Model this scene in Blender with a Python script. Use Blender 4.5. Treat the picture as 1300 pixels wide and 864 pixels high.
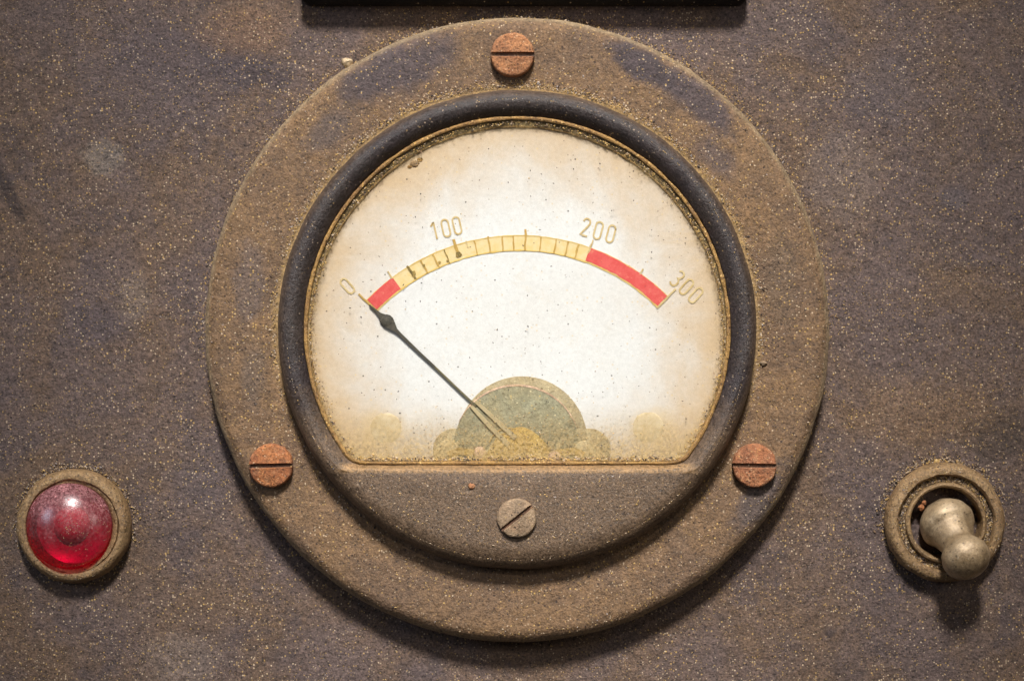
import bpy, math, random
from mathutils import Vector, Matrix, noise as mnoise
random.seed(7)
R = math.radians
S = 0.00012            # metres per unit; every length below is in units of 0.12 mm
CAMD = 3000.0          # camera distance from the panel, in those units

for o in list(bpy.data.objects): bpy.data.objects.remove(o)
scene = bpy.context.scene
C = scene.collection

# ------------------------------------------------------------------ camera
def V(u, v, h): return Vector((u * S, -h * S, v * S))     # right, up, out of the panel
cam = bpy.data.cameras.new('camera'); camo = bpy.data.objects.new('camera', cam); C.objects.link(camo)
camo.location = V(0, 0, CAMD); camo.rotation_euler = (R(90), 0, 0)
cam.sensor_width = 36; cam.lens = 36 * CAMD / 1300
cam.clip_start = 0.01; cam.clip_end = 50
scene.camera = camo

# ------------------------------------------------------------------ light
w = bpy.data.worlds.new('World'); scene.world = w; w.use_nodes = True
bg = w.node_tree.nodes['Background']
bg.inputs[0].default_value = (1.0, 0.95, 0.90, 1); bg.inputs[1].default_value = 0.045
def aim(o, target):
    d = V(*target) - o.location
    o.rotation_euler = d.to_track_quat('-Z', 'Y').to_euler()
def area(name, loc, target, sx, sy, power, col):
    l = bpy.data.lights.new(name, 'AREA'); l.shape = 'RECTANGLE'
    l.size = sx * S; l.size_y = sy * S; l.energy = power; l.color = col
    o = bpy.data.objects.new(name, l); C.objects.link(o); o.location = V(*loc); aim(o, target); return o
area('window_softbox', (-2700, 700, 1900), (-100, 0, 0), 700, 1000, 0.30, (0.74, 0.82, 1.0))
area('side_softbox', (2300, 620, 2200), (0, 0, 0), 700, 800, 0.19, (1.0, 0.93, 0.84))
def spot(name, loc, target, power, cone, radius, col):
    l = bpy.data.lights.new(name, 'SPOT'); l.energy = power; l.color = col
    l.spot_size = R(cone); l.spot_blend = 1.0; l.shadow_soft_size = radius * S
    o = bpy.data.objects.new(name, l); C.objects.link(o); o.location = V(*loc); aim(o, target); return o
spot('key_lamp', (50, 4050, 3550), (15, -60, 0), 84.0, 15.2, 720, (1.0, 0.975, 0.945))
spot('vignette_fill', (-60, 1700, 3700), (0, -10, 0), 1.9, 13.5, 240, (1.0, 0.97, 0.93))  # added spot for the centre glow and vignette; no such source known

cy = scene.cycles
cy.max_bounces = 5; cy.diffuse_bounces = 2; cy.glossy_bounces = 2; cy.transmission_bounces = 4; cy.transparent_max_bounces = 6
cy.caustics_reflective = False; cy.caustics_refractive = False
vs = scene.view_settings
vs.view_transform = 'Standard'; vs.look = 'None'; vs.exposure = 0.0; vs.gamma = 1.0; vs.use_curve_mapping = False

# ------------------------------------------------------------------ material kit
class NT:
    def __init__(s, name):
        s.m = bpy.data.materials.new(name); s.m.use_nodes = True
        s.t = s.m.node_tree; s.t.nodes.clear()
        s.out = s.n('ShaderNodeOutputMaterial')
    def n(s, typ, **kw):
        nd = s.t.nodes.new(typ)
        for k, v in kw.items(): setattr(nd, k, v)
        return nd
    def link(s, a, b): s.t.links.new(a, b)
    def put(s, sock, val):
        if hasattr(val, 'links') or isinstance(val, bpy.types.NodeSocket): s.link(val, sock)
        elif isinstance(val, tuple) and len(val) == 3 and sock.type == 'RGBA': sock.default_value = (*val, 1)
        else: sock.default_value = val
    def coords(s):
        tc = s.n('ShaderNodeTexCoord'); mp = s.n('ShaderNodeMapping')
        mp.inputs['Scale'].default_value = (0.01 / S,) * 3
        s.link(tc.outputs['Object'], mp.inputs[0]); return mp.outputs[0]   # one unit = 100 lengths
    def shift(s, vec, off):
        nd = s.n('ShaderNodeVectorMath', operation='ADD'); s.link(vec, nd.inputs[0]); nd.inputs[1].default_value = off
        return nd.outputs[0]
    def noise(s, vec, scale, detail=4, rough=0.6, dist=0.0):
        nd = s.n('ShaderNodeTexNoise'); s.link(vec, nd.inputs['Vector'])
        nd.inputs['Scale'].default_value = scale; nd.inputs['Detail'].default_value = detail
        nd.inputs['Roughness'].default_value = rough; nd.inputs['Distortion'].default_value = dist
        return nd.outputs['Fac']
    def voro(s, vec, scale):
        nd = s.n('ShaderNodeTexVoronoi'); s.link(vec, nd.inputs['Vector']); nd.inputs['Scale'].default_value = scale
        sep = s.n('ShaderNodeSeparateColor'); s.link(nd.outputs['Color'], sep.inputs[0])
        return nd.outputs['Distance'], sep.outputs[0], sep.outputs[1]
    def rng(s, val, a, b, c=0.0, d=1.0, smooth=True):
        nd = s.n('ShaderNodeMapRange'); nd.interpolation_type = 'SMOOTHSTEP' if smooth else 'LINEAR'; nd.clamp = True
        s.put(nd.inputs[0], val)
        for i, x in zip((1, 2, 3, 4), (a, b, c, d)): nd.inputs[i].default_value = x
        return nd.outputs[0]
    def math(s, op, a, b=0.0, clamp=False):
        nd = s.n('ShaderNodeMath', operation=op); nd.use_clamp = clamp
        s.put(nd.inputs[0], a); s.put(nd.inputs[1], b); return nd.outputs[0]
    def mix(s, fac, a, b, blend='MIX'):
        nd = s.n('ShaderNodeMix', data_type='RGBA', blend_type=blend)
        s.put(nd.inputs[0], fac); s.put(nd.inputs[6], a); s.put(nd.inputs[7], b); return nd.outputs[2]
    def value(s, col, val):                       # multiply a colour by a grey value
        cb = s.n('ShaderNodeCombineColor')
        for i in range(3): s.put(cb.inputs[i], val)
        return s.mix(1.0, col, cb.outputs[0], 'MULTIPLY')
    def specks(s, vec, scale, share, size, off=(0, 0, 0)):
        d, r, g = s.voro(s.shift(vec, off), scale)
        return s.math('MULTIPLY', s.rng(d, size, size * 0.45), s.math('GREATER_THAN', r, 1 - share))
    def stain(s, vec, u, v, ru, rv, wob=0.55, ang=0.0):
        mp = s.n('ShaderNodeMapping', vector_type='TEXTURE')
        mp.inputs['Location'].default_value = (u / 100, 0, v / 100); mp.inputs['Rotation'].default_value = (0, ang, 0)
        mp.inputs['Scale'].default_value = (ru / 100, 50, rv / 100); s.link(vec, mp.inputs[0])
        ln = s.n('ShaderNodeVectorMath', operation='LENGTH'); s.link(mp.outputs[0], ln.inputs[0])
        if not hasattr(s, 'wn'): s.wn = s.math('SUBTRACT', s.noise(vec, 3.2, 5, 0.7), 0.5)
        wb = s.math('MULTIPLY', s.wn, wob * 2.4)
        return s.rng(s.math('ADD', ln.outputs[1], wb), 1.1, 0.45)
    def radius(s, vec):
        mul = s.n('ShaderNodeVectorMath', operation='MULTIPLY'); s.link(vec, mul.inputs[0]); mul.inputs[1].default_value = (100, 0, 100)
        ln = s.n('ShaderNodeVectorMath', operation='LENGTH'); s.link(mul.outputs[0], ln.inputs[0]); return ln.outputs[1]
    def sep(s, vec):
        sp_ = s.n('ShaderNodeSeparateXYZ'); s.link(vec, sp_.inputs[0]); return sp_.outputs
    def bump(s, height, dist, strength=1.0, normal=None):
        b = s.n('ShaderNodeBump'); s.link(height, b.inputs['Height'])
        b.inputs['Distance'].default_value = dist * S; b.inputs['Strength'].default_value = strength
        if normal is not None: s.link(normal, b.inputs['Normal'])
        return b.outputs[0]
    def principled(s, col, rough, normal=None, **kw):
        p = s.n('ShaderNodeBsdfPrincipled'); s.put(p.inputs['Base Color'], col); s.put(p.inputs['Roughness'], rough)
        if normal is not None: s.link(normal, p.inputs['Normal'])
        for k, v in kw.items(): s.put(p.inputs[k], v)
        s.link(p.outputs[0], s.out.inputs['Surface']); return p

def grime(name, a, b, c, light, gold, dark, share=(0.10, 0.06, 0.10), fine=(0.25, 2.0), rough=0.62,
          bumpd=2.2, stains=(), extra=None, spec=0.35, big=0.8, cfac=0.6, metal=0.0, lump=0.55):
    t = NT(name); vec = t.coords()
    col = t.mix(t.rng(t.noise(vec, big, 6, 0.62, 0.6), 0.36, 0.64), a, b)
    col = t.mix(t.math('MULTIPLY', t.rng(t.noise(t.shift(vec, (5, 3, 9)), big * 2.3, 7, 0.68, 0.4), 0.48, 0.70), cfac), col, c)
    for (u, v, ru, rv, sc, k, *an) in stains:
        col = t.mix(t.math('MULTIPLY', t.stain(vec, u, v, ru, rv, 0.55, an[0] if an else 0.0), k), col, sc)
    if extra: col = extra(t, vec, col)
    col = t.value(col, t.rng(t.noise(t.shift(vec, (2, 8, 1)), 6.5, 5, 0.74), 0.25, 0.75, 0.70, 1.32, False))
    fn = t.noise(vec, 31, 3, 0.9)
    col = t.value(col, t.rng(fn, 0.30, 0.70, fine[0], fine[1], False))
    sl = t.specks(vec, 36, share[0], 0.48); sg = t.specks(vec, 31, share[1], 0.46, (3.3, 1.7, 9.1)); sd = t.specks(vec, 27, share[2], 0.5, (7.1, 2.2, 4.4))
    dens = t.rng(t.noise(t.shift(vec, (1, 6, 3)), 2.6, 4, 0.7), 0.38, 0.62, 0.25, 1.25)
    sl = t.math('MULTIPLY', sl, dens); sg = t.math('MULTIPLY', sg, dens)
    col = t.mix(t.math('MULTIPLY', sd, 0.75), col, dark)
    col = t.mix(t.math('MULTIPLY', sl, 0.72), col, light)
    col = t.mix(t.math('MULTIPLY', sg, 0.72), col, gold)
    n1 = t.bump(t.noise(vec, 4.5, 3, 0.65), 7, lump)
    n2 = t.bump(fn, bumpd, 0.9, n1)
    t.principled(col, t.rng(fn, 0.3, 0.7, rough - 0.12, rough + 0.15), n2, **{'Specular IOR Level': spec, 'Metallic': metal})
    return t.m

TAN = (0.58, 0.44, 0.29); GOLD = (0.50, 0.32, 0.11); BLK = (0.018, 0.012, 0.012)
BROWN = (0.103, 0.064, 0.041); RUSTB = (0.165, 0.092, 0.050)
PUR2 = (0.032, 0.024, 0.031)

M = {}
M['panel'] = grime('panel_paint', BROWN, (0.093, 0.064, 0.056), (0.064, 0.046, 0.045), TAN, GOLD, BLK, share=(0.11, 0.11, 0.12), big=0.7, cfac=0.8, fine=(0.28, 1.95),
    stains=[(-345, 345, 62, 34, (0.034, 0.025, 0.028), 0.8, 0.25), (-430, 330, 150, 95, (0.074, 0.055, 0.057), 0.65, -0.4), (-520, 232, 34, 26, (0.155, 0.128, 0.108), 0.6),
            (-335, 395, 70, 40, (0.145, 0.082, 0.048), 0.6), (-530, 20, 60, 40, (0.066, 0.050, 0.054), 0.6), (-480, 55, 26, 40, (0.155, 0.115, 0.09), 0.5),
            (-640, 190, 12, 60, (0.035, 0.024, 0.022), 0.8, -0.45), (470, 320, 60, 50, (0.088, 0.070, 0.074), 0.5), (620, -120, 60, 40, (0.055, 0.036, 0.026), 0.8),
            (520, -90, 120, 50, (0.140, 0.083, 0.046), 0.55), (-420, -405, 60, 40, (0.155, 0.116, 0.096), 0.55), (-380, -170, 70, 60, (0.080, 0.060, 0.060), 0.5),
            (420, 210, 60, 70, (0.135, 0.10, 0.086), 0.5), (560, 180, 26, 20, (0.072, 0.060, 0.066), 0.5)])
def flange_extra(t, vec, col):
    r = t.radius(vec); xyz = t.sep(vec)
    wob = t.math('MULTIPLY', t.noise(vec, 9, 5, 0.7), 10)
    e = t.rng(t.math('ADD', r, wob), 388, 397)
    col = t.mix(t.math('MULTIPLY', e, 0.75), col, (0.27, 0.20, 0.12))
    wob2 = t.math('MULTIPLY', t.noise(vec, 7, 5, 0.7), 26)
    e2 = t.rng(t.math('SUBTRACT', r, wob2), 298, 284)
    up = t.rng(xyz[2], -1.6, 0.4)
    col = t.mix(t.math('MULTIPLY', t.math('MULTIPLY', e2, up), 0.6), col, (0.34, 0.22, 0.08))
    return col
M['flange'] = grime('flange_bakelite', (0.158, 0.093, 0.047), (0.118, 0.072, 0.043), (0.182, 0.101, 0.043), TAN, (0.54, 0.34, 0.11), BLK, share=(0.08, 0.11, 0.07), fine=(0.40, 1.72), cfac=0.4, big=1.0,
    stains=[(158, 330, 58, 26, (0.050, 0.037, 0.040), 0.95, 0.55), (232, 284, 70, 24, (0.060, 0.044, 0.046), 0.9, 0.75), (-150, 326, 95, 34, (0.055, 0.042, 0.046), 0.85, -0.45),
            (-235, 250, 50, 22, (0.080, 0.062, 0.058), 0.6, -0.8), (305, -210, 60, 26, (0.070, 0.054, 0.052), 0.8, -0.9), (250, 215, 40, 22, (0.07, 0.052, 0.052), 0.7, 0.8),
            (-335, 60, 24, 60, (0.10, 0.075, 0.068), 0.6), (-330, -60, 20, 50, (0.10, 0.075, 0.06), 0.5), (330, 60, 24, 70, (0.115, 0.076, 0.048), 0.6)], extra=flange_extra)
def bezel_extra(t, vec, col):
    xyz = t.sep(vec)
    wob = t.math('MULTIPLY', t.math('SUBTRACT', t.noise(vec, 2.4, 7, 0.7), 0.5), 1.6)
    low = t.rng(t.math('ADD', xyz[2], wob), -0.55, -1.75)                       # dust lying on the lower plate
    col = t.mix(t.math('MULTIPLY', low, 0.92), col, (0.098, 0.062, 0.036))
    r = t.radius(vec)
    wn = t.noise(vec, 5, 5, 0.75)
    e0 = t.rng(t.math('ADD', r, t.math('MULTIPLY', wn, 16)), 293, 311)
    col = t.mix(t.math('MULTIPLY', e0, 0.8), col, (0.100, 0.066, 0.042))
    e = t.rng(t.math('ADD', r, t.math('MULTIPLY', wn, 8)), 302, 308)
    col = t.mix(t.math('MULTIPLY', e, 0.6), col, (0.30, 0.19, 0.085))
    lit_lip = t.math('MULTIPLY', t.rng(xyz[2], -1.79, -1.75), t.rng(xyz[2], -1.64, -1.68))  # tan sill edge: light caught by its upward bevel, painted in
    col = t.mix(t.math('MULTIPLY', lit_lip, t.rng(t.math('ABSOLUTE', xyz[0]), 2.3, 2.1)), col, (0.185, 0.110, 0.05))
    return col
M['bezel'] = grime('bezel_bakelite', (0.019, 0.013, 0.014), (0.027, 0.019, 0.016), (0.036, 0.025, 0.021), (0.34, 0.25, 0.17), (0.30, 0.19, 0.08), BLK,
    share=(0.05, 0.035, 0.06), rough=0.46, spec=0.4, bumpd=1.6, lump=0.2, extra=bezel_extra)
for key, k1, k2 in (('rust', (0.35, 0.155, 0.066), (0.27, 0.115, 0.052)), ('rust_b', (0.36, 0.135, 0.048), (0.26, 0.093, 0.038)), ('rust_c', (0.31, 0.118, 0.050), (0.235, 0.093, 0.045))):
    M[key] = grime(key + '_steel', k1, k2, (0.40, 0.21, 0.105), (0.62, 0.40, 0.24), (0.52, 0.27, 0.10), (0.07, 0.028, 0.016),
        share=(0.14, 0.12, 0.16), fine=(0.45, 1.6), big=4.5, rough=0.75, bumpd=3.0)
M['tanscrew'] = grime('dusty_steel', (0.24, 0.165, 0.10), (0.19, 0.13, 0.08), (0.28, 0.17, 0.095), TAN, GOLD, BLK, fine=(0.5, 1.5), big=3, rough=0.6)
M['slot'] = grime('slot_dirt', (0.10, 0.05, 0.028), (0.06, 0.03, 0.018), (0.16, 0.09, 0.045), TAN, GOLD, BLK, share=(0.08, 0.08, 0.1), big=3)
M['brass'] = grime('dirty_brass', (0.27, 0.170, 0.080), (0.205, 0.122, 0.056), (0.31, 0.195, 0.095), (0.50, 0.37, 0.21), (0.42, 0.27, 0.10), (0.04, 0.024, 0.012),
    share=(0.12, 0.11, 0.12), fine=(0.35, 1.7), big=2.5, rough=0.55, spec=0.5, metal=0.15, bumpd=2.0)
M['groove'] = grime('groove_dirt', (0.13, 0.080, 0.038), (0.07, 0.044, 0.024), (0.19, 0.115, 0.052), TAN, GOLD, BLK, share=(0.12, 0.10, 0.14), big=4, bumpd=3)
M['lever'] = grime('dull_nickel', (0.47, 0.350, 0.215), (0.42, 0.300, 0.175), (0.32, 0.215, 0.115), (0.50, 0.40, 0.28), (0.38, 0.26, 0.12), (0.07, 0.05, 0.03),
    share=(0.07, 0.07, 0.07), fine=(0.68, 1.30), big=3, rough=0.38, spec=0.6, metal=0.3, bumpd=0.8, lump=0.2,
    stains=[(-6, 8, 30, 26, (0.17, 0.11, 0.055), 0.55), (16, 12, 10, 22, (0.12, 0.075, 0.035), 0.6), (-4, -28, 16, 12, (0.20, 0.13, 0.065), 0.5)])
M['hole'] = grime('dark_hole', (0.012, 0.009, 0.007), (0.02, 0.013, 0.01), (0.03, 0.02, 0.012), TAN, GOLD, BLK, share=(0.02, 0.02, 0.05))
M['black'] = grime('black_plate_paint', (0.009, 0.007, 0.006), (0.013, 0.010, 0.009), (0.017, 0.012, 0.010), TAN, GOLD, BLK, share=(0.03, 0.02, 0.05), spec=0.15, rough=0.8)
M['gasket'] = grime('gasket_gold', (0.30, 0.17, 0.05), (0.20, 0.105, 0.035), (0.10, 0.055, 0.02), (0.75, 0.50, 0.20), (0.60, 0.36, 0.10), (0.04, 0.022, 0.012),
    share=(0.12, 0.12, 0.22), fine=(0.5, 1.5), big=2.2, rough=0.5)

# dial card
def dial_mat():
    t = NT('dial_card'); vec = t.coords(); r = t.radius(vec); xyz = t.sep(vec)
    base = t.mix(t.rng(t.noise(vec, 1.1, 5, 0.6), 0.35, 0.65), (0.63, 0.63, 0.625), (0.61, 0.60, 0.585))
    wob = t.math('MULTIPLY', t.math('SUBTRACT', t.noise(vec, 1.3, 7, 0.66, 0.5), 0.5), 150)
    # age tone creeping in from the rim, with vignette falloff painted in
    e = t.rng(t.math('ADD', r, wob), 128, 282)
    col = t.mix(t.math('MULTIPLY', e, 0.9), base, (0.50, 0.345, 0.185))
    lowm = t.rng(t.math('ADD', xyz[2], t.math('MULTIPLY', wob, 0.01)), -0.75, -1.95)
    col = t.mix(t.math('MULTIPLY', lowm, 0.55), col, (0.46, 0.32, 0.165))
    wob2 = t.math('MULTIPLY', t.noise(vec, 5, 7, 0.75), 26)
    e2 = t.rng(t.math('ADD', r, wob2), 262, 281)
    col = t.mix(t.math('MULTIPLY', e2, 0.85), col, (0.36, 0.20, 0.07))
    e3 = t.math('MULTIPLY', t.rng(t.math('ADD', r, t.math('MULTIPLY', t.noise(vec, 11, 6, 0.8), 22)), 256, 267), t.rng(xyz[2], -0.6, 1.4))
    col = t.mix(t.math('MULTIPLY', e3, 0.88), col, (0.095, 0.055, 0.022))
    fox = t.math('MULTIPLY', t.rng(t.noise(t.shift(vec, (4, 4, 4)), 2.8, 7, 0.75), 0.58, 0.78), 0.5)
    col = t.mix(fox, col, (0.54, 0.42, 0.26))
    col = t.value(col, t.rng(t.noise(vec, 22, 4, 0.8), 0.3, 0.7, 0.90, 1.06, False))
    for (u, v, ru, rv) in ((-168, -123, 34, 30), (167, -122, 34, 30)):
        col = t.mix(t.math('MULTIPLY', t.stain(vec, u, v, ru, rv, 0.4), 0.45), col, (0.55, 0.40, 0.20))
    sp1 = t.specks(vec, 11, 0.10, 0.16); sp2 = t.specks(vec, 20, 0.07, 0.24, (3, 5, 1)); sp3 = t.specks(vec, 16, 0.16, 0.26, (8, 5, 2))
    col = t.mix(t.math('MULTIPLY', sp3, 0.5), col, (0.62, 0.45, 0.22))
    col = t.mix(t.math('MULTIPLY', sp2, 0.6), col, (0.20, 0.15, 0.10))
    col = t.mix(t.math('MULTIPLY', sp1, 0.85), col, (0.05, 0.045, 0.04))
    t.principled(col, 0.6, t.bump(t.noise(vec, 18, 5, 0.7), 0.8, 0.4), **{'Specular IOR Level': 0.25})
    return t.m
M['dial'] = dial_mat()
def ink(name, c1, c2, c3, wear=0.5, scale=9):
    t = NT(name); vec = t.coords()
    col = t.mix(t.rng(t.noise(vec, scale, 7, 0.75), 0.36, 0.62), c1, c2)
    col = t.mix(t.math('MULTIPLY', t.rng(t.noise(t.shift(vec, (3, 1, 2)), scale * 1.7, 6, 0.8), 0.52, 0.72), wear), col, c3)
    t.principled(col, 0.6, None, **{'Specular IOR Level': 0.2}); return t.m
M['band'] = ink('scale_yellow', (0.638, 0.470, 0.202), (0.638, 0.521, 0.302), (0.588, 0.386, 0.126), 0.5, 6)
M['bandedge'] = ink('scale_outline', (0.554, 0.378, 0.109), (0.622, 0.454, 0.168), (0.336, 0.218, 0.067), 0.6)
M['tick'] = ink('tick_ochre', (0.386, 0.244, 0.063), (0.487, 0.319, 0.101), (0.252, 0.160, 0.042), 0.7, 12)
M['red'] = ink('scale_red', (0.588, 0.101, 0.092), (0.538, 0.067, 0.063), (0.605, 0.218, 0.143), 0.8, 9)
M['ink'] = ink('faded_ink', (0.454, 0.328, 0.143), (0.529, 0.412, 0.218), (0.622, 0.529, 0.353), 0.8)
M['inkdark'] = ink('dark_ink', (0.10, 0.075, 0.03), (0.38, 0.26, 0.08), (0.05, 0.04, 0.025), 0.8, 14)
M['rivet'] = ink('rivet_brown', (0.462, 0.353, 0.202), (0.554, 0.454, 0.302), (0.420, 0.302, 0.160), 0.6, 7)
M['needle'] = ink('needle_black', (0.045, 0.042, 0.034), (0.075, 0.065, 0.05), (0.17, 0.145, 0.10), 0.7, 22)
M['needle_low'] = ink('needle_dusty', (0.10, 0.085, 0.05), (0.15, 0.125, 0.07), (0.06, 0.05, 0.035), 0.7, 14)
M['stem'] = ink('needle_stem_dust', (0.36, 0.28, 0.15), (0.42, 0.34, 0.20), (0.202, 0.151, 0.071), 0.6, 10)
M['magnet'] = grime('magnet_grey', (0.24, 0.225, 0.145), (0.22, 0.19, 0.11), (0.27, 0.23, 0.13), (0.62, 0.52, 0.32), (0.48, 0.34, 0.12), (0.08, 0.06, 0.03),
    share=(0.06, 0.08, 0.05), fine=(0.75, 1.25), big=2, rough=0.6)
M['yoke'] = grime('yoke_tan', (0.36, 0.30, 0.185), (0.32, 0.25, 0.14), (0.31, 0.22, 0.10), (0.70, 0.58, 0.36), (0.5, 0.34, 0.12), (0.10, 0.07, 0.03),
    share=(0.05, 0.05, 0.04), fine=(0.78, 1.22), big=2, rough=0.6)
M['bridge'] = grime('bridge_brass', (0.44, 0.29, 0.075), (0.36, 0.22, 0.055), (0.50, 0.35, 0.12), (0.7, 0.52, 0.25), (0.58, 0.38, 0.10), (0.10, 0.06, 0.02),
    share=(0.08, 0.1, 0.06), fine=(0.7, 1.3), big=3, rough=0.5)
M['pin'] = grime('pin_copper', (0.62, 0.42, 0.30), (0.55, 0.36, 0.24), (0.48, 0.30, 0.15), (0.8, 0.62, 0.45), GOLD, (0.1, 0.06, 0.03), fine=(0.8, 1.2), big=4)
# dusty glass
def glass_mat():
    t = NT('dusty_glass'); vec = t.coords(); xyz = t.sep(vec); r = t.radius(vec)
    tr = t.n('ShaderNodeBsdfTransparent'); tr.inputs[0].default_value = (0.985, 0.985, 0.975, 1)
    gl = t.n('ShaderNodeBsdfGlossy'); gl.inputs['Roughness'].default_value = 0.05
    lw = t.n('ShaderNodeLayerWeight'); lw.inputs[0].default_value = 0.5
    fr = t.math('ADD', 0.035, t.math('MULTIPLY', t.math('POWER', lw.outputs['Facing'], 5.0), 0.9))
    m1 = t.n('ShaderNodeMixShader'); t.link(fr, m1.inputs[0]); t.link(tr.outputs[0], m1.inputs[1]); t.link(gl.outputs[0], m1.inputs[2])
    df = t.n('ShaderNodeBsdfDiffuse')
    df.inputs[0].default_value = (0.50, 0.36, 0.17, 1)
    nn = t.noise(vec, 4, 3, 0.7); fine = t.rng(t.noise(vec, 26, 2, 0.9), 0.36, 0.68, 0.15, 1.7)
    low = t.rng(t.math('ADD', xyz[2], t.math('MULTIPLY', nn, 0.6)), -0.6, -1.55)
    rim = t.rng(t.math('ADD', r, t.math('MULTIPLY', nn, 40)), 262, 292)
    fac = t.math('MULTIPLY', t.math('ADD', t.math('MULTIPLY', low, 0.42), t.math('MULTIPLY', rim, 0.26)), fine, True)
    m2 = t.n('ShaderNodeMixShader'); t.link(fac, m2.inputs[0]); t.link(m1.outputs[0], m2.inputs[1]); t.link(df.outputs[0], m2.inputs[2])
    t.link(m2.outputs[0], t.out.inputs['Surface']); return t.m
M['glass'] = glass_mat()
def lens_mat():                          # red glass: clear filter, glossy skin, film of dust whose pink tint paints a highlight
    t = NT('red_lens'); vec = t.coords(); xyz = t.sep(vec)
    tr = t.n('ShaderNodeBsdfTransparent'); tr.inputs[0].default_value = (0.76, 0.022, 0.165, 1)
    gl = t.n('ShaderNodeBsdfGlossy'); gl.inputs['Roughness'].default_value = 0.26
    fn = t.noise(vec, 26, 3, 0.9); t.link(t.bump(fn, 0.5, 0.4), gl.inputs['Normal'])
    m1 = t.n('ShaderNodeMixShader'); m1.inputs[0].default_value = 0.085; t.link(tr.outputs[0], m1.inputs[1]); t.link(gl.outputs[0], m1.inputs[2])
    up = t.rng(t.math('ADD', xyz[2], t.math('MULTIPLY', t.math('SUBTRACT', t.noise(vec, 4.5, 4, 0.7), 0.5), 1.3)), -0.30, 0.60)
    sm = t.specks(vec, 24, 0.14, 0.42)
    fac = t.math('ADD', t.math('MULTIPLY', t.math('ADD', 0.05, t.math('MULTIPLY', up, 0.34)), t.rng(fn, 0.34, 0.68, 0.2, 1.6)), t.math('MULTIPLY', sm, t.math('ADD', 0.08, t.math('MULTIPLY', up, 0.5))), True)
    df = t.n('ShaderNodeBsdfDiffuse'); df.inputs[0].default_value = (0.60, 0.26, 0.27, 1)
    m2 = t.n('ShaderNodeMixShader'); t.link(fac, m2.inputs[0]); t.link(m1.outputs[0], m2.inputs[1]); t.link(df.outputs[0], m2.inputs[2])
    t.link(m2.outputs[0], t.out.inputs['Surface']); return t.m
M['lens'] = lens_mat()
def plain(name, col, rough=0.6, **kw):
    t = NT(name); vec = t.coords()
    c = t.value(col if isinstance(col, bpy.types.NodeSocket) else t.mix(0.0, col, col), t.rng(t.noise(vec, 20, 5, 0.8), 0.3, 0.7, 0.6, 1.4, False))
    t.principled(c, rough, None, **kw); return t.m
M['reflector'] = plain('lamp_reflector', (0.45, 0.40, 0.40), 0.45, Metallic=0.35)
M['bulb'] = plain('bulb_glass', (0.60, 0.52, 0.50), 0.5)
GR = [plain('grain_tan', (0.416, 0.312, 0.208)), plain('grain_gold', (0.416, 0.264, 0.088)), plain('grain_brown', (0.192, 0.116, 0.064)),
      plain('grain_grey', (0.320, 0.272, 0.248)), plain('grain_dark', (0.028, 0.019, 0.016))]

# ------------------------------------------------------------------ mesh kit
def obj(name, verts, faces, mat, parent=None, smooth=True, label=None, cat=None, kind=None, group=None, mats=None, mi=None, sharp=40):
    me = bpy.data.meshes.new(name); me.from_pydata([V(*p) for p in verts], [], faces)
    for m_ in (mats or [mat]): me.materials.append(m_)
    if mi: me.polygons.foreach_set('material_index', mi)
    if smooth:
        me.polygons.foreach_set('use_smooth', [True] * len(me.polygons))
        me.update()
        me.set_sharp_from_angle(angle=R(sharp))
    me.update()
    o = bpy.data.objects.new(name, me); C.objects.link(o)
    if parent: o.parent = parent
    for k, v in (('label', label), ('category', cat), ('kind', kind), ('group', group)):
        if v: o[k] = v
    return o
def empty(name, u, v, h, label, cat):
    o = bpy.data.objects.new(name, None); C.objects.link(o); o.location = V(u, v, h)
    o.empty_display_size = 0.01; o['label'] = label; o['category'] = cat; return o
def nz(u, v, h=0.0, f=0.05): return mnoise.noise(Vector((u * f, v * f, h * f)))
def lathe(profile, seg=96, cu=0.0, cv=0.0, jit=0.0, closed=False, jf=0.08):
    vs_, fs = [], []
    n = len(profile)
    for i in range(seg):
        a = 2 * math.pi * i / seg
        for j, (r, h) in enumerate(profile):
            u, v = r * math.cos(a), r * math.sin(a)
            if jit and r > 0.5:
                k = jit * nz(u + cu * 3, v + cv * 3, h + 7, jf); u += math.cos(a) * k; v += math.sin(a) * k; h2 = h + jit * 0.6 * nz(u + 50, v - 30, h, jf)
            else: h2 = h
            vs_.append((cu + u, cv + v, h2))
    m_ = n if closed else n - 1
    for i in range(seg):
        i2 = (i + 1) % seg
        for j in range(m_):
            j2 = (j + 1) % n
            fs.append((i * n + j, i2 * n + j, i2 * n + j2, i * n + j2))
    return vs_, fs
def outline_solid(pts, h0, h1, bev=0.0):
    """closed outline (counter-clockwise) raised from h0 to h1 with a small bevel"""
    n = len(pts); vs_, fs = [], []
    def inset(d):
        out = []
        for i in range(n):
            a = Vector(pts[i - 1]); b = Vector(pts[i]); c = Vector(pts[(i + 1) % n])
            t = (c - a)
            if t.length < 1e-6: out.append((b.x, b.y)); continue
            t.normalize(); out.append((b.x - t.y * d, b.y + t.x * d))
        return out
    rings = [(pts, h0), (pts, h1 - bev)] + ([(inset(bev), h1)] if bev else [])
    for ring, h in rings: vs_ += [(x, y, h) for x, y in ring]
    k = len(rings)
    for j in range(k - 1):
        for i in range(n):
            i2 = (i + 1) % n; fs.append((j * n + i, j * n + i2, (j + 1) * n + i2, (j + 1) * n + i))
    fs.append(tuple((k - 1) * n + i for i in range(n))); fs.append(tuple(reversed(range(n))))
    return vs_, fs
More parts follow.
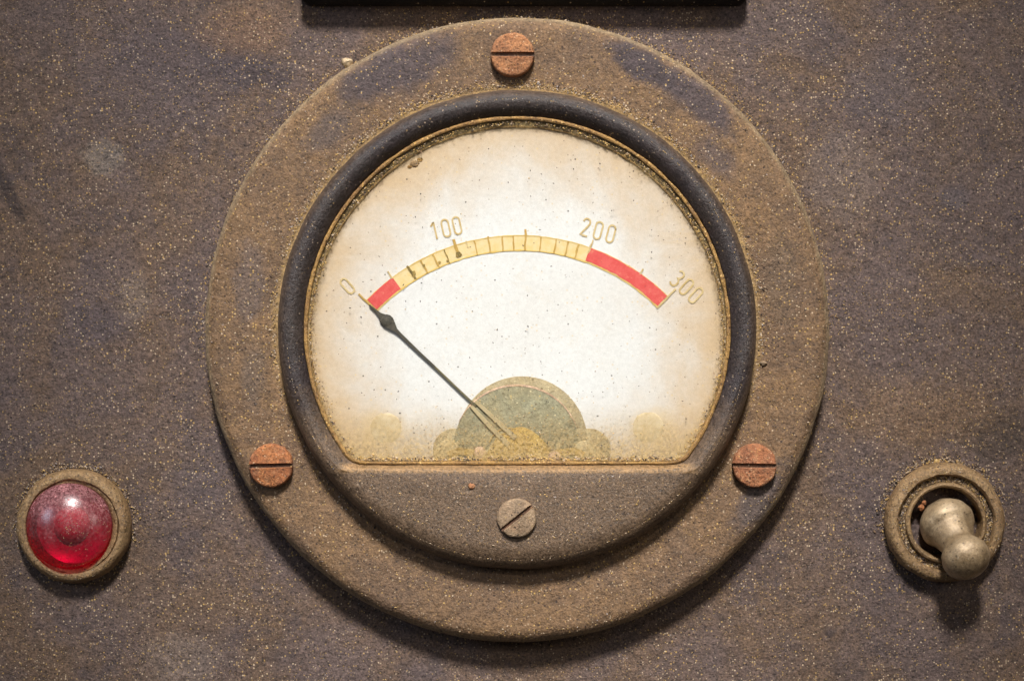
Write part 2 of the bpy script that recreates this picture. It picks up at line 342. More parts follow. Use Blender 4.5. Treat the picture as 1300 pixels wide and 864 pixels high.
def ribbon(pts, wd, h0, h1, closed=False):
    n = len(pts); L, Rr = [], []
    for i in range(n):
        a = Vector(pts[i - 1] if (i or closed) else pts[i]); c = Vector(pts[(i + 1) % n] if (i < n - 1 or closed) else pts[i])
        t = (c - a).normalized(); b = Vector(pts[i]); ww = wd[i] if isinstance(wd, (list, tuple)) else wd
        L.append((b.x - t.y * ww / 2, b.y + t.x * ww / 2)); Rr.append((b.x + t.y * ww / 2, b.y - t.x * ww / 2))
    vs_ = [(x, y, h1) for x, y in L] + [(x, y, h1) for x, y in Rr] + [(x, y, h0) for x, y in L] + [(x, y, h0) for x, y in Rr]
    fs = []
    for i in range(n if closed else n - 1):
        j = (i + 1) % n
        fs += [(i, n + i, n + j, j), (2 * n + i, i, j, 2 * n + j), (n + i, 3 * n + i, 3 * n + j, n + j), (3 * n + i, 2 * n + i, 2 * n + j, 3 * n + j)]
    if not closed:
        fs += [(0, 2 * n, 3 * n, n), (n - 1, 2 * n - 1, 4 * n - 1, 3 * n - 1)]
    return vs_, fs
def join(parts):
    V_, F_ = [], []
    for v, f in parts:
        k = len(V_); V_ += v; F_ += [tuple(i + k for i in q) for q in f]
    return V_, F_
def grains(name, spots, parent=None, label=None, cat=None, weights=(4, 4, 3, 1, 2)):
    """spots: (u, v, h, size); every grain an irregular little octahedron"""
    vs_, fs, mi = [], [], []
    for (u, v, h, s) in spots:
        k = len(vs_); a = random.uniform(0, 6.28); e = random.uniform(0.55, 1.0); ca, sa = math.cos(a), math.sin(a)
        sl = s * random.uniform(0.9, 1.9)
        for (x, y, z) in ((1, 0, 0), (0, 1, 0), (-1, 0, 0), (0, -1, 0), (0.2, 0.1, 1), (0, 0, -1)):
            x *= sl * random.uniform(0.7, 1.2); y *= s * e * random.uniform(0.7, 1.2); z *= s * e * 0.8
            vs_.append((u + x * ca - y * sa, v + x * sa + y * ca, h + z + s * 0.25))
        m_ = random.choices(range(5), weights)[0]
        for q in ((0, 1, 4), (1, 2, 4), (2, 3, 4), (3, 0, 4), (1, 0, 5), (2, 1, 5), (3, 2, 5), (0, 3, 5)):
            fs.append(tuple(k + i for i in q)); mi.append(m_)
    return obj(name, vs_, fs, None, parent, False, label, cat, 'stuff', mats=GR, mi=mi)
def gsize(a=0.55, b=1.5): return a + (b - a) * random.random() ** 2.2
def unpersp(px, py, h):                 # place on the panel of something seen at height h
    k = 1 - h / CAMD; return (px - 650) * k, (432 - py) * k

# ------------------------------------------------------------------ panel
nx, ny = 110, 80
U0, U1, V0, V1 = -1000, 1000, -720, 720
vs_ = []
for j in range(ny + 1):
    for i in range(nx + 1):
        u = U0 + (U1 - U0) * i / nx; v = V0 + (V1 - V0) * j / ny
        vs_.append((u, v, 1.6 * nz(u, v, 0, 0.012) - 1.0))
fs = [(j * (nx + 1) + i, j * (nx + 1) + i + 1, (j + 1) * (nx + 1) + i + 1, (j + 1) * (nx + 1) + i) for j in range(ny) for i in range(nx)]
nb = len(vs_)
vs_ += [(U0, V0, -25), (U1, V0, -25), (U1, V1, -25), (U0, V1, -25)]
fs.append((nb + 3, nb + 2, nb + 1, nb))
obj('panel', vs_, fs, M['panel'], kind='structure')

# ------------------------------------------------------------------ meter
MU, MV = unpersp(656.5, 418.5, 20)
meter = empty('panel_meter', MU, MV, 0, 'round dusty bakelite meter with arched 0 to 300 scale and needle resting at zero', 'meter')
def ml(px, py, h):                      # photo position -> meter-local place at height h
    u, v = unpersp(px, py, h); return u - MU, v - MV
HF, HC, HG, HD = 44.0, 80.0, 67.0, 61.0
RB, RI, VB = 298.0, 264.5, -167.5
# flange
prof = [(393, -4), (393.4, 8), (393.0, 22)] + [(374 + 19 * math.cos(a), 22 + 22 * math.sin(a)) for a in [R(x) for x in (15, 32, 50, 68, 82, 90)]] + \
       [(360, HF + 0.4), (335, HF), (312, HF - 0.5), (280, HF - 0.5)]
v_, f_ = lathe(prof, 300, 0, 0, 1.1, jf=0.03)
obj('flange', v_, f_, M['flange'], meter)

def rin(th, d=0.0):
    s = math.sin(th); a = RI - d
    if s >= -0.05: return a
    b = (VB + d) / s; k = 16.0
    x = max(0.0, min(1.0, 0.5 + 0.5 * (b - a) / k)); return b + (a - b) * x - k * x * (1 - x)
def bezel_col(th):
    s = math.sin(th); dn = max(0.0, -s)
    flat = 1 - max(0.0, min(1.0, (rin(th) - 230) / 34)) if s < 0 else 0
    ri = rin(th); wo = 13 + 20 * dn ** 1.5; sw = (16 - 7 * min(1, flat * 3))
    if ri + sw > RB - wo - 1: wo = RB - 1 - ri - sw
    p = [(RB + 1.0, HF - 3), (RB + 0.8, HF + 4), (RB, HF + 12)]
    for q in (14, 30, 48, 66, 80, 90):
        a = R(q); p.append((RB - wo + wo * math.cos(a), HF + 12 + (HC - HF - 12) * math.sin(a)))
    r1 = ri + sw
    for k in (0.25, 0.5, 0.75): p.append((RB - wo + (r1 - RB + wo) * k, HC + 0.3))
    for (k, q) in ((0.0, 0.0), (0.18, 0.05), (0.4, 0.22), (0.62, 0.52), (0.82, 0.85), (0.94, 1.0)):
        p.append((r1 - sw * k, HC - (HC - HG - 2) * q))
    p.append((ri, HG - 1)); p.append((ri - 0.5, HD - 3))
    return p
seg = 420; vs_, fs = [], []
for i in range(seg):
    th = 2 * math.pi * i / seg; p = bezel_col(th); n = len(p)
    for (r, h) in p:
        u, v = r * math.cos(th), r * math.sin(th); k = 0.9 * nz(u, v, h, 0.03)
        vs_.append((u + k * math.cos(th), v + k * math.sin(th), h + 0.7 * nz(u + 90, v, h, 0.025)))
for i in range(seg):
    i2 = (i + 1) % seg
    for j in range(n - 1): fs.append((i * n + j, i2 * n + j, i2 * n + j + 1, i * n + j + 1))
obj('bezel', vs_, fs, M['bezel'], meter)

def dpath(d, n=300): return [(rin(2 * math.pi * i / n, d) * math.cos(2 * math.pi * i / n), rin(2 * math.pi * i / n, d) * math.sin(2 * math.pi * i / n)) for i in range(n)]
# gasket: a tube all round the window
vs_, fs = [], []; n = 420; m_ = 8
for i in range(n):
    th = 2 * math.pi * i / n; rr = 2.5 + 1.1 * nz(math.cos(th) * 300, math.sin(th) * 300, 3, 0.05)
    for j in range(m_):
        a = 2 * math.pi * j / m_; r = rin(th, 2.2) + rr * math.cos(a)
        vs_.append((r * math.cos(th), r * math.sin(th), HG + 1.5 + rr * math.sin(a)))
for i in range(n):
    for j in range(m_):
        i2, j2 = (i + 1) % n, (j + 1) % m_; fs.append((i * m_ + j, i2 * m_ + j, i2 * m_ + j2, i * m_ + j2))
obj('gasket', vs_, fs, M['gasket'], meter, label='thin golden brown gasket round the window')
# second, inner rim: hugs the sill below, stands off the gasket above
vs_, fs = [], []
for i in range(n):
    th = 2 * math.pi * i / n; k = max(0.0, min(1.0, (math.sin(th) + 0.45) / 1.1)); rr = 1.3 + 0.9 * nz(math.cos(th) * 300, math.sin(th) * 300, 30, 0.06)
    for j in range(m_):
        a = 2 * math.pi * j / m_; r = rin(th, 4 + 8.0 * k) + rr * math.cos(a)
        vs_.append((r * math.cos(th), r * math.sin(th), HD + 1.0 + rr * math.sin(a)))
fs = [(i * m_ + j, ((i + 1) % n) * m_ + j, ((i + 1) % n) * m_ + (j + 1) % m_, i * m_ + (j + 1) % m_) for i in range(n) for j in range(m_)]
obj('inner_rim', vs_, fs, M['gasket'], meter)
# dial card and glass
v_, f_ = outline_solid(dpath(-3), HD - 4, HD); dial = obj('dial_plate', v_, f_, M['dial'], meter, smooth=False, label='aged ivory dial card, browning and painted vignette towards its rim')
v_, f_ = outline_solid(dpath(1.0), HG - 1.4, HG); obj('window_glass', v_, f_, M['glass'], meter, smooth=False, label='clear glass pane speckled with dust')

# scale on the dial
PU, PV = ml(659, 568, HD)
kS = 1 - HD / CAMD
def pol(ang, r): return (PU + r * kS * math.sin(R(ang)), PV + r * kS * math.cos(R(ang)))
def arc(a0, a1, r, n): return [pol(a0 + (a1 - a0) * i / n, r) for i in range(n + 1)]
def wob(pts, k=0.35): return [(x + k * nz(x * 7, y * 7, 1), y + k * nz(x * 7, y * 7, 40)) for x, y in pts]
v_, f_ = ribbon(arc(44.5, -46, 259.5, 90), 19 * kS, HD, HD + 0.35); obj('scale_band', v_, f_, M['band'], dial, smooth=False, label='faded yellow arched band of the scale')
for r_, wd in ((269, 1.5), (250.3, 2.1)):
    pts = wob(arc(44.5, -46, r_, 90)); v_, f_ = ribbon(pts, [wd * random.uniform(0.6, 1.25) for _ in pts], HD + 0.1, HD + 0.7)
    obj('scale_line', v_, f_, M['bandedge'], dial, smooth=False)
for a0, a1, lb in ((-45.8, -36.6, 'short red zone at the zero end of the scale'), (19.5, 44.3, 'long red zone from 200 to 300')):
    nn = 40; out = arc(a0, a1, 269.0, nn); inn = arc(a0, a1, 251.5, nn)
    # slightly ragged hand-painted outline
    pts = [(x + 0.8 * nz(x * 4, y * 4, 2), y + 0.8 * nz(x * 4, y * 4, 9)) for x, y in inn + list(reversed(out))]
    v_, f_ = outline_solid(pts, HD + 0.2, HD + 0.95)
    obj('red_zone', v_, f_, M['red'], dial, smooth=False, label=lb)
ticks = [(-46.3, 248, 282, 2.4, 'bandedge'), (-36.8, 268, 279, 2.0, 'ink'), (-31.6, 251, 271, 2.6, 'inkdark'), (-27.7, 250, 269, 1.8, 'bandedge'), (-24.0, 250, 269, 1.8, 'bandedge'),
         (-20.7, 250, 269, 1.6, 'inkdark'), (-17.5, 254, 277, 3.0, 'bandedge'), (-14.3, 262, 271, 1.4, 'ink'), (-12.2, 250, 269, 1.5, 'bandedge'), (-8.4, 250, 271, 1.8, 'bandedge'), (-4.7, 250, 269, 1.6, 'bandedge'),
         (-1.5, 250, 269, 1.6, 'bandedge'), (1.7, 250, 277, 2.0, 'bandedge'), (6.0, 250, 269, 1.6, 'bandedge'), (10.2, 250, 269, 1.6, 'bandedge'), (13.5, 250, 269, 1.6, 'bandedge'),
         (16.4, 250, 269, 1.9, 'bandedge'), (19.6, 262, 280, 2.2, 'ink'), (34.9, 268, 276, 2.0, 'ink'), (44.7, 249, 283, 2.6, 'ink')]
for a, r0, r1, wd, mk in ticks:
    if mk == 'bandedge': wd *= 1.2; mk = 'tick'
    pts = [pol(a + random.uniform(-0.12, 0.12), r0 + (r1 - r0) * i / 4) for i in range(5)]
    v_, f_ = ribbon(pts, [wd * random.uniform(0.7, 1.25) for _ in pts], HD + 0.15, HD + 1.15); obj('tick', v_, f_, M[mk], dial, smooth=False)
# small ink blots beside the 100 mark
for (px, py, s) in ((582, 323.5, 4.2), (525, 347, 4.0), (538, 337, 2.4), (558, 333, 1.8), (568, 331, 1.6)):
    u, v = ml(px, py, HD)
    pts = [(u + s * random.uniform(0.6, 1.15) * math.cos(k * math.pi / 5), v + s * random.uniform(0.6, 1.15) * math.sin(k * math.pi / 5)) for k in range(10)]
    v_, f_ = outline_solid(pts, HD + 0.2, HD + 1.3); obj('ink_blot', v_, f_, M['inkdark'], dial, smooth=False)
# numerals drawn with a round-nosed pen
def stad(w_, h_, n=8):
    r = w_ / 2; p = []
    for i in range(n + 1): a = math.pi * i / n; p.append((r * math.cos(a), h_ / 2 - r + r * math.sin(a)))
    for i in range(n + 1): a = math.pi + math.pi * i / n; p.append((r * math.cos(a), -h_ / 2 + r + r * math.sin(a)))
    return p
DIG = {'0': [(stad(8.6, 21.5), True)], '1': [([(-3.6, 6.0), (-0.5, 9.6), (0.6, 10.8), (0.6, 0), (0.6, -10.8)], False)],
       '2': [([(-4.2, 6.4), (-3.6, 8.9), (-1.8, 10.5), (0.6, 10.7), (3.0, 9.6), (4.2, 7.2), (4.0, 4.6), (2.4, 1.4), (-0.8, -4.0), (-4.4, -10.4), (-1, -10.7), (4.6, -10.7)], False)],
       '3': [([(-4.0, 8.6), (-1.8, 10.6), (1.2, 10.6), (3.8, 8.6), (4.0, 5.2), (2.2, 1.6), (-0.6, 0.8), (2.6, -0.4), (4.3, -3.4), (4.0, -7.6), (1.6, -10.4), (-1.6, -10.5), (-4.2, -8.4)], False)]}
def numeral(txt, px, py, ang, adv):
    cu, cv = ml(px, py, HD); ca, sa = math.cos(R(-ang)), math.sin(R(-ang)); parts = []
    for k, ch in enumerate(txt):
        ox = (k - (len(txt) - 1) / 2) * adv
        for pts, cl in DIG[ch]:
            q = [(cu + (x + ox) * ca - y * sa, cv + (x + ox) * sa + y * ca) for x, y in pts]
            parts.append(ribbon(q, 2.3, HD + 0.1, HD + 0.8, cl))
    v_, f_ = join(parts); obj('numeral', v_, f_, M['ink'], dial, smooth=False, label='numeral ' + txt + ' in faded ochre ink')
numeral('0', 441, 363, -42, 14); numeral('100', 566, 289.5, -13, 14.2); numeral('200', 759.5, 292.5, 15, 16.2); numeral('300', 871.5, 364, 42, 15.5)

# movement showing through the lower edge of the card
def circ(px, py, r, h, a0=0, a1=360, n=40):
    u, v = ml(px, py, h); return [(u + r * math.cos(R(a0 + (a1 - a0) * i / n)), v + r * math.sin(R(a0 + (a1 - a0) * i / n))) for i in range(n if a1 - a0 >= 360 else n + 1)]
def capcirc(px, py, r, h):              # disc cut off below the window sill
    u, v = ml(px, py, h); vb = VB - 3
    if v - r >= vb: return circ(px, py, r, h)
    a = math.degrees(math.asin(max(-1, min(1, (vb - v) / r)))); return circ(px, py, r, h, a, 180 - a)
for px, py, r, hh, mk, nm, lb in ((663, 560, 81, HD+1.2, 'yoke', 'yoke_plate', 'pale tan rounded plate behind the movement'), (577, 571, 27, HD+0.8, 'yoke', 'yoke_ear', None), (748, 571, 27, HD+0.8, 'yoke', 'yoke_ear', None),
        (656, 570, 79, HD+1.5, 'magnet', 'magnet', 'grey green half round magnet at the foot of the dial')):
    v_, f_ = outline_solid(capcirc(px, py, r, hh), HD - 1, hh, 0.6); obj(nm, v_, f_, M[mk], meter, label=lb, sharp=60)
pts = circ(656, 570, 79.5, HD+1.5, 22, 155, 60); v_, f_ = ribbon(pts, [0.6 + 1.8 * math.sin(math.pi * i / 60) for i in range(61)], HD + 1, HD + 1.9); obj('magnet_rim', v_, f_, M['pin'], meter)
u, v = ml(660, 590, HD + 4); pts = [(u + 44 * math.cos(R(a)), v + 43 * math.sin(R(a)) * (1 - 0.1 * math.sin(R(a * 3)))) for a in range(6, 175, 6)]
v_, f_ = outline_solid(pts, HD + 1, HD + 2.4, 0.6); obj('bridge', v_, f_, M['bridge'], meter, label='yellowed brass bridge under the needle pivot', sharp=60)
for px, py, r in ((568, 573, 15), (742, 574, 15)):
    v_, f_ = outline_solid(circ(px, py, r, HD + 2), HD, HD + 2.2, 1.0); obj('terminal_disc', v_, f_, M['stem'], meter, sharp=60)
for px, py, r in ((609, 574, 7.5), (704, 581, 9)):
    u, v = ml(px, py, HD + 4); v_, f_ = lathe([(r, HD), (r, HD + 2.2), (r * 0.85, HD + 3.2), (r * 0.5, HD + 3.7), (0, HD + 3.9)], 24, u, v); obj('pivot_pin', v_, f_, M['pin'], meter)
for px, py in ((490, 543), (823, 542)):
    u, v = ml(px, py, HD + 1); v_, f_ = lathe([(20, HD - 1), (19, HD + 0.1), (16, HD + 0.35), (9, HD + 0.5), (0, HD + 0.5)], 40, u, v, 0.7, jf=0.11); obj('dial_rivet', v_, f_, M['rivet'], meter, label='rivet head blurred into the dial card')

# coil, hairspring and pole arc on the movement
u, v = ml(655, 566, HD + 2)
pts = [(u - 8 + (6 + a * 0.016) * math.cos(R(a)), v - 2 + (6 + a * 0.016) * math.sin(R(a))) for a in range(0, 1260, 15)]
v_, f_ = ribbon(pts, 1.1, HD + 2.3, HD + 3.0); obj('hairspring', v_, f_, M['tick'], meter, label='fine coiled hairspring at the needle pivot')
for sgn in (-1, 1):
    pts = [(u + sgn * 30, v - 20), (u + sgn * 52, v - 8), (u + sgn * 72, v - 6), (u + sgn * 84, v - 12)]
    v_, f_ = ribbon(pts, [9, 8, 9, 10], HD + 1.2, HD + 2.6); obj('bracket_arm', v_, f_, M['bridge'], meter)

# needle: thin blade, diamond lump near the tip, forked stem
HN = HD + 2.9
def nl(px, py): return ml(px, py, HN)
tip, lump, mid, root = nl(469, 387), nl(491, 407.5), nl(603, 514), nl(648, 558)
v_, f_ = ribbon([nl(469, 387), nl(477, 394), nl(482, 399), nl(487, 403.5), nl(492, 408), nl(497, 413), nl(502, 418.5), nl(508, 424), nl(530, 445), nl(552, 465.5)],
                [1.6, 2.6, 5.0, 11.0, 15.0, 11.5, 5.5, 3.7, 2.9, 2.6], HN - 0.7, HN + 0.9)
needle = obj('needle', v_, f_, M['needle'], meter, sharp=30, label='thin black needle pointing at zero')
v_, f_ = ribbon([nl(551, 464.5), nl(575, 487.5), nl(604, 515)], [2.5, 2.5, 2.8], HN - 0.6, HN + 0.8); obj('needle_shaft', v_, f_, M['needle_low'], needle, label='lower needle shaft dulled by dust')
u, v = lump
v_, f_ = [], []
for i in range(8):                       # rough blob of corrosion on the needle
    for j in range(12):
        a, b = math.pi * i / 7, 2 * math.pi * j / 12; rr = 8.2 * (1 + 0.28 * nz(i * 40, j * 37, 5, 0.3))
        v_.append((u + rr * math.sin(a) * math.cos(b), v + rr * math.sin(a) * math.sin(b), HN + 1.8 * math.cos(a)))
for i in range(7):
    for j in range(12): f_.append((i * 12 + j, (i + 1) * 12 + j, (i + 1) * 12 + (j + 1) % 12, i * 12 + (j + 1) % 12))
obj('needle_pointer', v_, f_, M['needle'], needle, label='corroded dark lump near the tip')
for d in (-2.9, 2.9):
    v_, f_ = ribbon([nl(601 + d, 512 - d), nl(625 + d * 1.35, 536 - d * 1.35), nl(650 + d * 1.5, 560 - d * 1.5)], [4.2, 5.4, 6.0], HN - 0.6, HN + 1.2); obj('needle_fork', v_, f_, M['stem'], needle, label='dust coloured leg of the forked stem')

# screws
def screw(name, px, py, hb, r, ht, ang, mat, parent, label, sw=2.3, dep=3.6):
    u, v = ml(px, py, hb + ht) if parent is meter else unpersp(px, py, hb + ht)
    ca, sa = math.cos(R(ang)), math.sin(R(ang)); V_, F_, mi = [], [], []
    for sgn in (1, -1):                  # two halves of the head either side of the slot
        a0 = math.asin(sw / r); n = 26
        base = []
        for i in range(n + 1):
            a = a0 + (math.pi - 2 * a0) * i / n; base.append((r * math.cos(a), r * math.sin(a)))
        rings = []
        for (sc, h) in ((1.0, hb - 2), (1.0, hb + ht - 4.5), (0.985, hb + ht - 2.4), (0.94, hb + ht - 0.7), (0.86, hb + ht)):
            ring = []
            for (x, y) in base:
                yy = max(sw + (1 - sc) * 6, y * sc); j = 0.9 * nz(x + px, y + py, h, 0.12)
                ring.append((x * sc * (1 + j / r), (yy + j * 0.5) * sgn, h + 0.5 * nz(x + px, y, 3, 0.2)))
            rings.append(ring)
        k0 = len(V_)
        for ring in rings:
            for (x, y, h) in ring: V_.append((u + x * ca - y * sa, v + x * sa + y * ca, h))
        m = n + 1
        for j in range(4):
            for i in range(m):
                i2 = (i + 1) % m; q = (k0 + j * m + i, k0 + j * m + i2, k0 + (j + 1) * m + i2, k0 + (j + 1) * m + i)
                F_.append(q if sgn > 0 else tuple(reversed(q))); mi.append(0)
        q = tuple(k0 + 4 * m + i for i in range(m)); F_.append(q if sgn > 0 else tuple(reversed(q))); mi.append(0)
    k0 = len(V_)                         # slot floor
    for x, y in ((-r * 0.985, -sw - 1), (r * 0.985, -sw - 1), (r * 0.985, sw + 1), (-r * 0.985, sw + 1)): V_.append((u + x * ca - y * sa, v + x * sa + y * ca, hb + ht - dep))
    F_.append((k0, k0 + 1, k0 + 2, k0 + 3)); mi.append(1)
    return obj(name, V_, F_, None, parent, True, label, mats=[mat, M['slot']], mi=mi, sharp=50)
screw('mounting_screw', 650.5, 69, HF, 27.5, 13, 0, M['rust'], meter, 'rusty orange slotted screw at the top of the flange')
screw('mounting_screw', 343.5, 591, HF, 27.5, 13, 1.6, M['rust_b'], meter, 'rusty orange slotted screw at the lower left of the flange')
screw('mounting_screw', 958.5, 591, HF, 27.5, 13, -1.0, M['rust_c'], meter, 'rusty orange slotted screw at the lower right of the flange')
screw('adjusting_screw', 656, 657.5, HC, 24.5, 7, 38, M['tanscrew'], meter, 'dull tan slotted screw on the plate below the window', 2.0, 3.5)
# chip on the flange rim, nick on its right, crumb inside the window
def lumpy(name, px, py, h, r, mat, parent, label=None, sq=0.6):
    u, v = ml(px, py, h) ; V_, F_ = [], []
    for i in range(7):
        for j in range(10):
            a, b = math.pi * i / 6, 2 * math.pi * j / 10; rr = r * (1 + 0.5 * nz(i * 31 + px, j * 29, 5, 0.31))
            V_.append((u + rr * math.sin(a) * math.cos(b), v + rr * math.sin(a) * math.sin(b) * 0.8, h + rr * sq * math.cos(a)))
    for i in range(6):
        for j in range(10): F_.append((i * 10 + j, (i + 1) * 10 + j, (i + 1) * 10 + (j + 1) % 10, i * 10 + (j + 1) % 10))
    return obj(name, V_, F_, mat, parent, label=label, sharp=70)
lumpy('rim_chip', 441, 79, 24, 8, M['lever'], meter, 'pale flake stuck to the upper left rim')
lumpy('dirt_crumb', 526, 208, HD, 5.5, M['brass'], meter, 'brown crumb on the dial near the upper rim', 0.3)
lumpy('dirt_crumb', 533, 203, HD, 3.5, M['gasket'], meter, None, 0.3)
lumpy('dirt_crumb', 520, 212, HD, 3.0, M['gasket'], meter, None, 0.3)
lumpy('rust_crumb', 599, 617, HC, 4.5, M['rust'], meter, 'small rust blister beside the lower screw')
lumpy('rust_nick', 969, 461, HF, 4.5, M['tanscrew'], meter, 'small nick in the right of the flange')

# dust on the meter
spots = []
for _ in range(4200):                    # flange face
    a = random.uniform(0, 6.283); r = math.sqrt(random.uniform(305 ** 2, 384 ** 2)); spots.append((r * math.cos(a), r * math.sin(a), HF - 0.3, gsize(0.5, 1.25)))
for _ in range(2600):                    # heaped against the bezel's upper foot
    a = R(random.gauss(90, 62)); r = 302.5 + abs(random.gauss(0, 5.0)); spots.append((r * math.cos(a), r * math.sin(a), HF - 0.2, gsize(0.5, 1.45)))
for _ in range(1500):                    # upper rim of the flange
    a = R(random.gauss(90, 60)); r = 391 + random.gauss(0, 1.6); spots.append((r * math.cos(a), r * math.sin(a), random.uniform(18, 27), gsize(0.5, 1.5)))
for _ in range(1500):                    # lower plate
    x = random.uniform(-230, 230); y = random.uniform(-280, -178); r = math.hypot(x, y)
    if r < 268: spots.append((x, y, HC, gsize(0.45, 1.2)))
for _ in range(700):                     # ring of the bezel
    a = random.uniform(0, 6.283); spots.append((285 * math.cos(a), 285 * math.sin(a), HC - 0.3, gsize(0.4, 0.9)))
grains('dust', spots, meter, 'tan and golden dust lying on the meter case', weights=(4, 5, 3, 1, 2))
spots = []
for _ in range(1100):                    # line of golden crumbs on the window sill
    x = random.uniform(-206, 206); spots.append((x, VB + 5 + abs(random.gauss(0, 2.6)), HG + 0.3, gsize(0.6, 1.6)))
for _ in range(1500):                    # crumbs round the rim of the glass
    th = random.uniform(-R(38), R(218)); r = rin(th, 6) - abs(random.gauss(0, 3.4)); spots.append((r * math.cos(th), r * math.sin(th), HG + 0.2, gsize(0.5, 1.4)))
for _ in range(1000):                    # over the movement
    x = random.gauss(0, 75); y = VB + 6 + abs(random.gauss(0, 30))
    if math.hypot(x, y) < 250: spots.append((x, y, HG + 0.1, gsize(0.4, 0.9)))
grains('window_dust', spots, meter, 'golden crumbs along the edge of the window', weights=(3, 7, 4, 0, 2))
spots = []
for _ in range(520):                     # stray dark specks on the glass
    a = random.uniform(0, 6.283); r = 255 * math.sqrt(random.random()); x, y = r * math.cos(a), r * math.sin(a)
    if y > VB + 6: spots.append((x, y, HG, gsize(0.35, 1.15)))
grains('glass_specks', spots, meter, 'dark specks of dirt on the glass', weights=(0.5, 0.8, 1, 1, 8))

# ------------------------------------------------------------------ pilot lamp
LU, LV = unpersp(93, 667.5, 14)
lamp = empty('pilot_lamp', LU, LV, 0, 'small domed red pilot lamp in a dirty brass ring, left of the meter', 'lamp')
v_, f_ = lathe([(72, -4), (72.5, 6), (71.5, 14), (69.5, 19), (66.5, 22.5), (62.5, 24), (59.5, 23), (58, 20), (57, 12), (57, 2)], 120, 0, 0, 1.3, jf=0.06)
obj('bezel_ring', v_, f_, M['brass'], lamp)
v_, f_ = lathe([(60, 14), (58, 20.5), (55.5, 20), (52.5, 17.5), (49, 12), (47, 6)], 96, -1, 0, 0.8); obj('inner_ring', v_, f_, M['brass'], lamp)
prof = [(54.5 * math.cos(R(a)), 15 + 37 * math.sin(R(a))) for a in (0, 6, 12, 18, 25, 32, 39, 46, 53, 60, 67, 74, 81, 86, 90)]
prof[-1] = (0, prof[-1][1])
v_, f_ = lathe([(54.5, 8)] + prof, 120, -4.5, 0.5); obj('lens', v_, f_, M['lens'], lamp, sharp=80, label='domed red lens filmed with dust and a painted pink highlight')
v_, f_ = lathe([(53.5, 12), (50, 9), (42, 4), (30, 0.5), (14, -1), (0, -1)], 60, -4.5, 0.5); obj('reflector', v_, f_, M['reflector'], lamp, label='pale cup behind the red lens')
v_, f_ = lathe([(24, -1), (22, 3), (19, 7), (14, 10.5), (7, 12.5), (0, 13)], 40, -4.5, 0.5); obj('bulb', v_, f_, M['bulb'], lamp, sharp=80)
spots = []
for _ in range(500):
    a = R(random.gauss(80, 75)); r = 73 + abs(random.gauss(0, 4)); spots.append((r * math.cos(a), r * math.sin(a), 0.3, gsize(0.5, 1.4)))
for _ in range(260):
    a = random.uniform(0, 6.283); r = random.uniform(60, 68); spots.append((r * math.cos(a), r * math.sin(a), 23, gsize(0.4, 1.0)))
for _ in range(380):
    a = random.uniform(0, 6.283); e = R(random.uniform(25, 90)); x, y = 54.5 * math.cos(e) * math.cos(a), 54.5 * math.cos(e) * math.sin(a)
    if random.random() < 0.35 + 0.65 * (y > -12): spots.append((x, y, 15 + 37 * math.sin(e), gsize(0.3, 0.75)))
grains('dust', spots, lamp, 'tan dust on the lamp and its ring', weights=(4, 4, 2, 2, 1))

# ------------------------------------------------------------------ toggle switch
TU, TV = unpersp(1200, 663, 14)
sw_ = empty('toggle_switch', TU, TV, 0, 'small brass toggle switch flipped down, right of the meter', 'switch')
v_, f_ = lathe([(75, -4), (76, 5), (75.5, 13), (73.5, 19), (70, 23), (66, 24.5), (62, 24), (59.8, 21), (59, 13), (58.5, 8)], 120, 0, 0, 1.6, jf=0.07); obj('mounting_nut', v_, f_, M['brass'], sw_)
v_, f_ = lathe([(61, 17), (58, 16), (55, 16.8), (52, 16.5), (48, 15)], 96, 0, 0, 2.2, jf=0.18); obj('groove', v_, f_, M['groove'], sw_, label='dirt packed groove round the collar')
v_, f_ = lathe([(51.5, 6), (51.2, 19), (50, 22.5), (48, 23.6), (46, 22.5), (44.6, 18), (43.5, 6), (43, -3)], 96, 0, 0, 0.7); obj('collar', v_, f_, M['brass'], sw_)
v_, f_ = lathe([(45, -2), (30, -1.5), (0, -1.5)], 60); obj('bushing_floor', v_, f_, M['hole'], sw_)
lev = obj('lever', *lathe([(0, -30), (24, -24), (33, -10), (35, 0), (35, 9), (34, 14), (31, 18), (29.8, 19.5), (27.8, 24), (25.5, 33), (23.6, 42), (22.4, 49), (22.2, 53), (24.0, 58), (27.8, 65), (29.8, 72), (30.4, 79), (29.4, 87), (26, 95), (20.5, 101.5), (13.5, 105.8), (6.5, 107.8), (0, 108.2)], 72, 0, 0, 0.9, jf=0.07), M['lever'], sw_, sharp=80, label='round tipped lever pointing down')
bu, bv = unpersp(1202, 663, 14); tu, tv = unpersp(1228, 710.5, 62)
d = (V(tu, tv, 62) - V(bu, bv, 12))
# lathe axis is h (world -Y); swing it onto the lever's direction and fit its length
lev.location = V(bu - TU, bv - TV, 10)
lev.rotation_mode = 'QUATERNION'; lev.rotation_quaternion = Vector((0, -1, 0)).rotation_difference(d.normalized())
lev.scale = (1, 0.92 * d.length / (77 * S), 1)
spots = []
for _ in range(700):
    a = R(random.gauss(100, 65)); r = 76 + abs(random.gauss(0, 5)); spots.append((r * math.cos(a), r * math.sin(a), 0.3, gsize(0.5, 1.5)))
for _ in range(420):
    a = random.uniform(0, 6.283); r = random.uniform(62, 72); spots.append((r * math.cos(a), r * math.sin(a), 24 - max(0, r - 67) * 0.5, gsize(0.4, 1.1)))
for _ in range(900):
    a = random.uniform(0, 6.283); r = random.uniform(52, 59.5); spots.append((r * math.cos(a), r * math.sin(a), 16.6, gsize(0.6, 1.7)))
grains('dust', spots, sw_, 'tan dust packed round the switch', weights=(4, 4, 3, 1, 2))
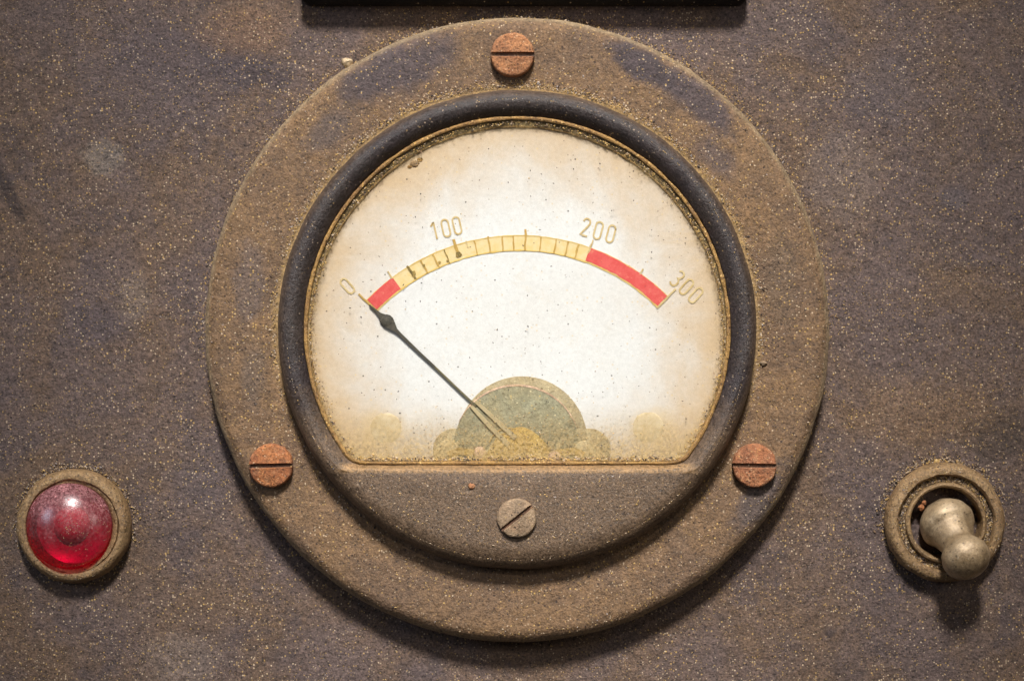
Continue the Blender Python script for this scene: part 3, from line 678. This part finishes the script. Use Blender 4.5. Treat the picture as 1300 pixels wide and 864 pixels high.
for px, py, s in ((1189, 586, 3.6), (1168, 643, 4.6), (1171, 637, 3.2)):
    u, v = unpersp(px, py, 4); u -= TU; v -= TV; V_, F_ = [], []
    hb = 3 if py < 600 else 14
    for i in range(6):
        for j in range(8):
            a, b = math.pi * i / 5, 2 * math.pi * j / 8; rr = s * (1 + 0.5 * nz(i * 31 + px, j * 29, 5, 0.31)); V_.append((u + rr * math.sin(a) * math.cos(b), v + rr * math.sin(a) * math.sin(b), hb + rr * 0.7 * math.cos(a)))
    for i in range(5):
        for j in range(8): F_.append((i * 8 + j, (i + 1) * 8 + j, (i + 1) * 8 + (j + 1) % 8, i * 8 + (j + 1) % 8))
    obj('rust_crumb', V_, F_, GR[1] if py < 600 else M['rust_b'], sw_)

# ------------------------------------------------------------------ plate above
u0, v0 = unpersp(380, 4, 30); u1, _ = unpersp(951, 4, 30)
pl = empty('cover_plate', (u0 + u1) / 2, v0, 0, 'black plate edge jutting in at the top, above the meter', 'plate')
hw = (u1 - u0) / 2
def rrect(x0, y0, x1, y1, r, n=8):
    p = []
    for cx, cy, a0 in ((x1 - r, y1 - r, 0), (x0 + r, y1 - r, 90), (x0 + r, y0 + r, 180), (x1 - r, y0 + r, 270)):
        for i in range(n + 1): a = R(a0 + 90 * i / n); p.append((cx + r * math.cos(a), cy + r * math.sin(a)))
    return p
v_, f_ = outline_solid(rrect(-hw, 0, hw, 170, 14), -3, 34, 9); obj('plate_body', v_, f_, M['black'], pl, sharp=60)
v_, f_ = outline_solid(rrect(-hw + 24, 22, hw - 24, 150, 10), 33, 40, 3); obj('plate_panel', v_, f_, M['black'], pl, sharp=60)

# ------------------------------------------------------------------ loose dust on the panel
spots = []
def free(u, v): return math.hypot(u - MU, v - MV) > 394 and math.hypot(u - LU, v - LV) > 74 and math.hypot(u - TU, v - TV) > 77
def ph(u, v): return 1.6 * nz(u, v, 0, 0.012) - 1.0
while len(spots) < 21000:
    u, v = random.uniform(-690, 690), random.uniform(-470, 470)
    if free(u, v) and random.random() < 0.5 + 1.1 * nz(u, v, 5, 0.014) + 0.6 * nz(u, v, 9, 0.045): spots.append((u, v, ph(u, v), gsize(0.38, 1.05)))
for _ in range(2600):                    # banked up along the flange's upper edge
    a = R(random.gauss(90, 62)); r = 394 + abs(random.gauss(0, 7)); u, v = MU + r * math.cos(a), MV + r * math.sin(a)
    spots.append((u, v, ph(u, v), gsize(0.5, 1.45)))
grains('panel_dust', spots, None, 'fine tan dust scattered over the brown painted panel', 'dust', weights=(2, 5, 6, 0.6, 4))
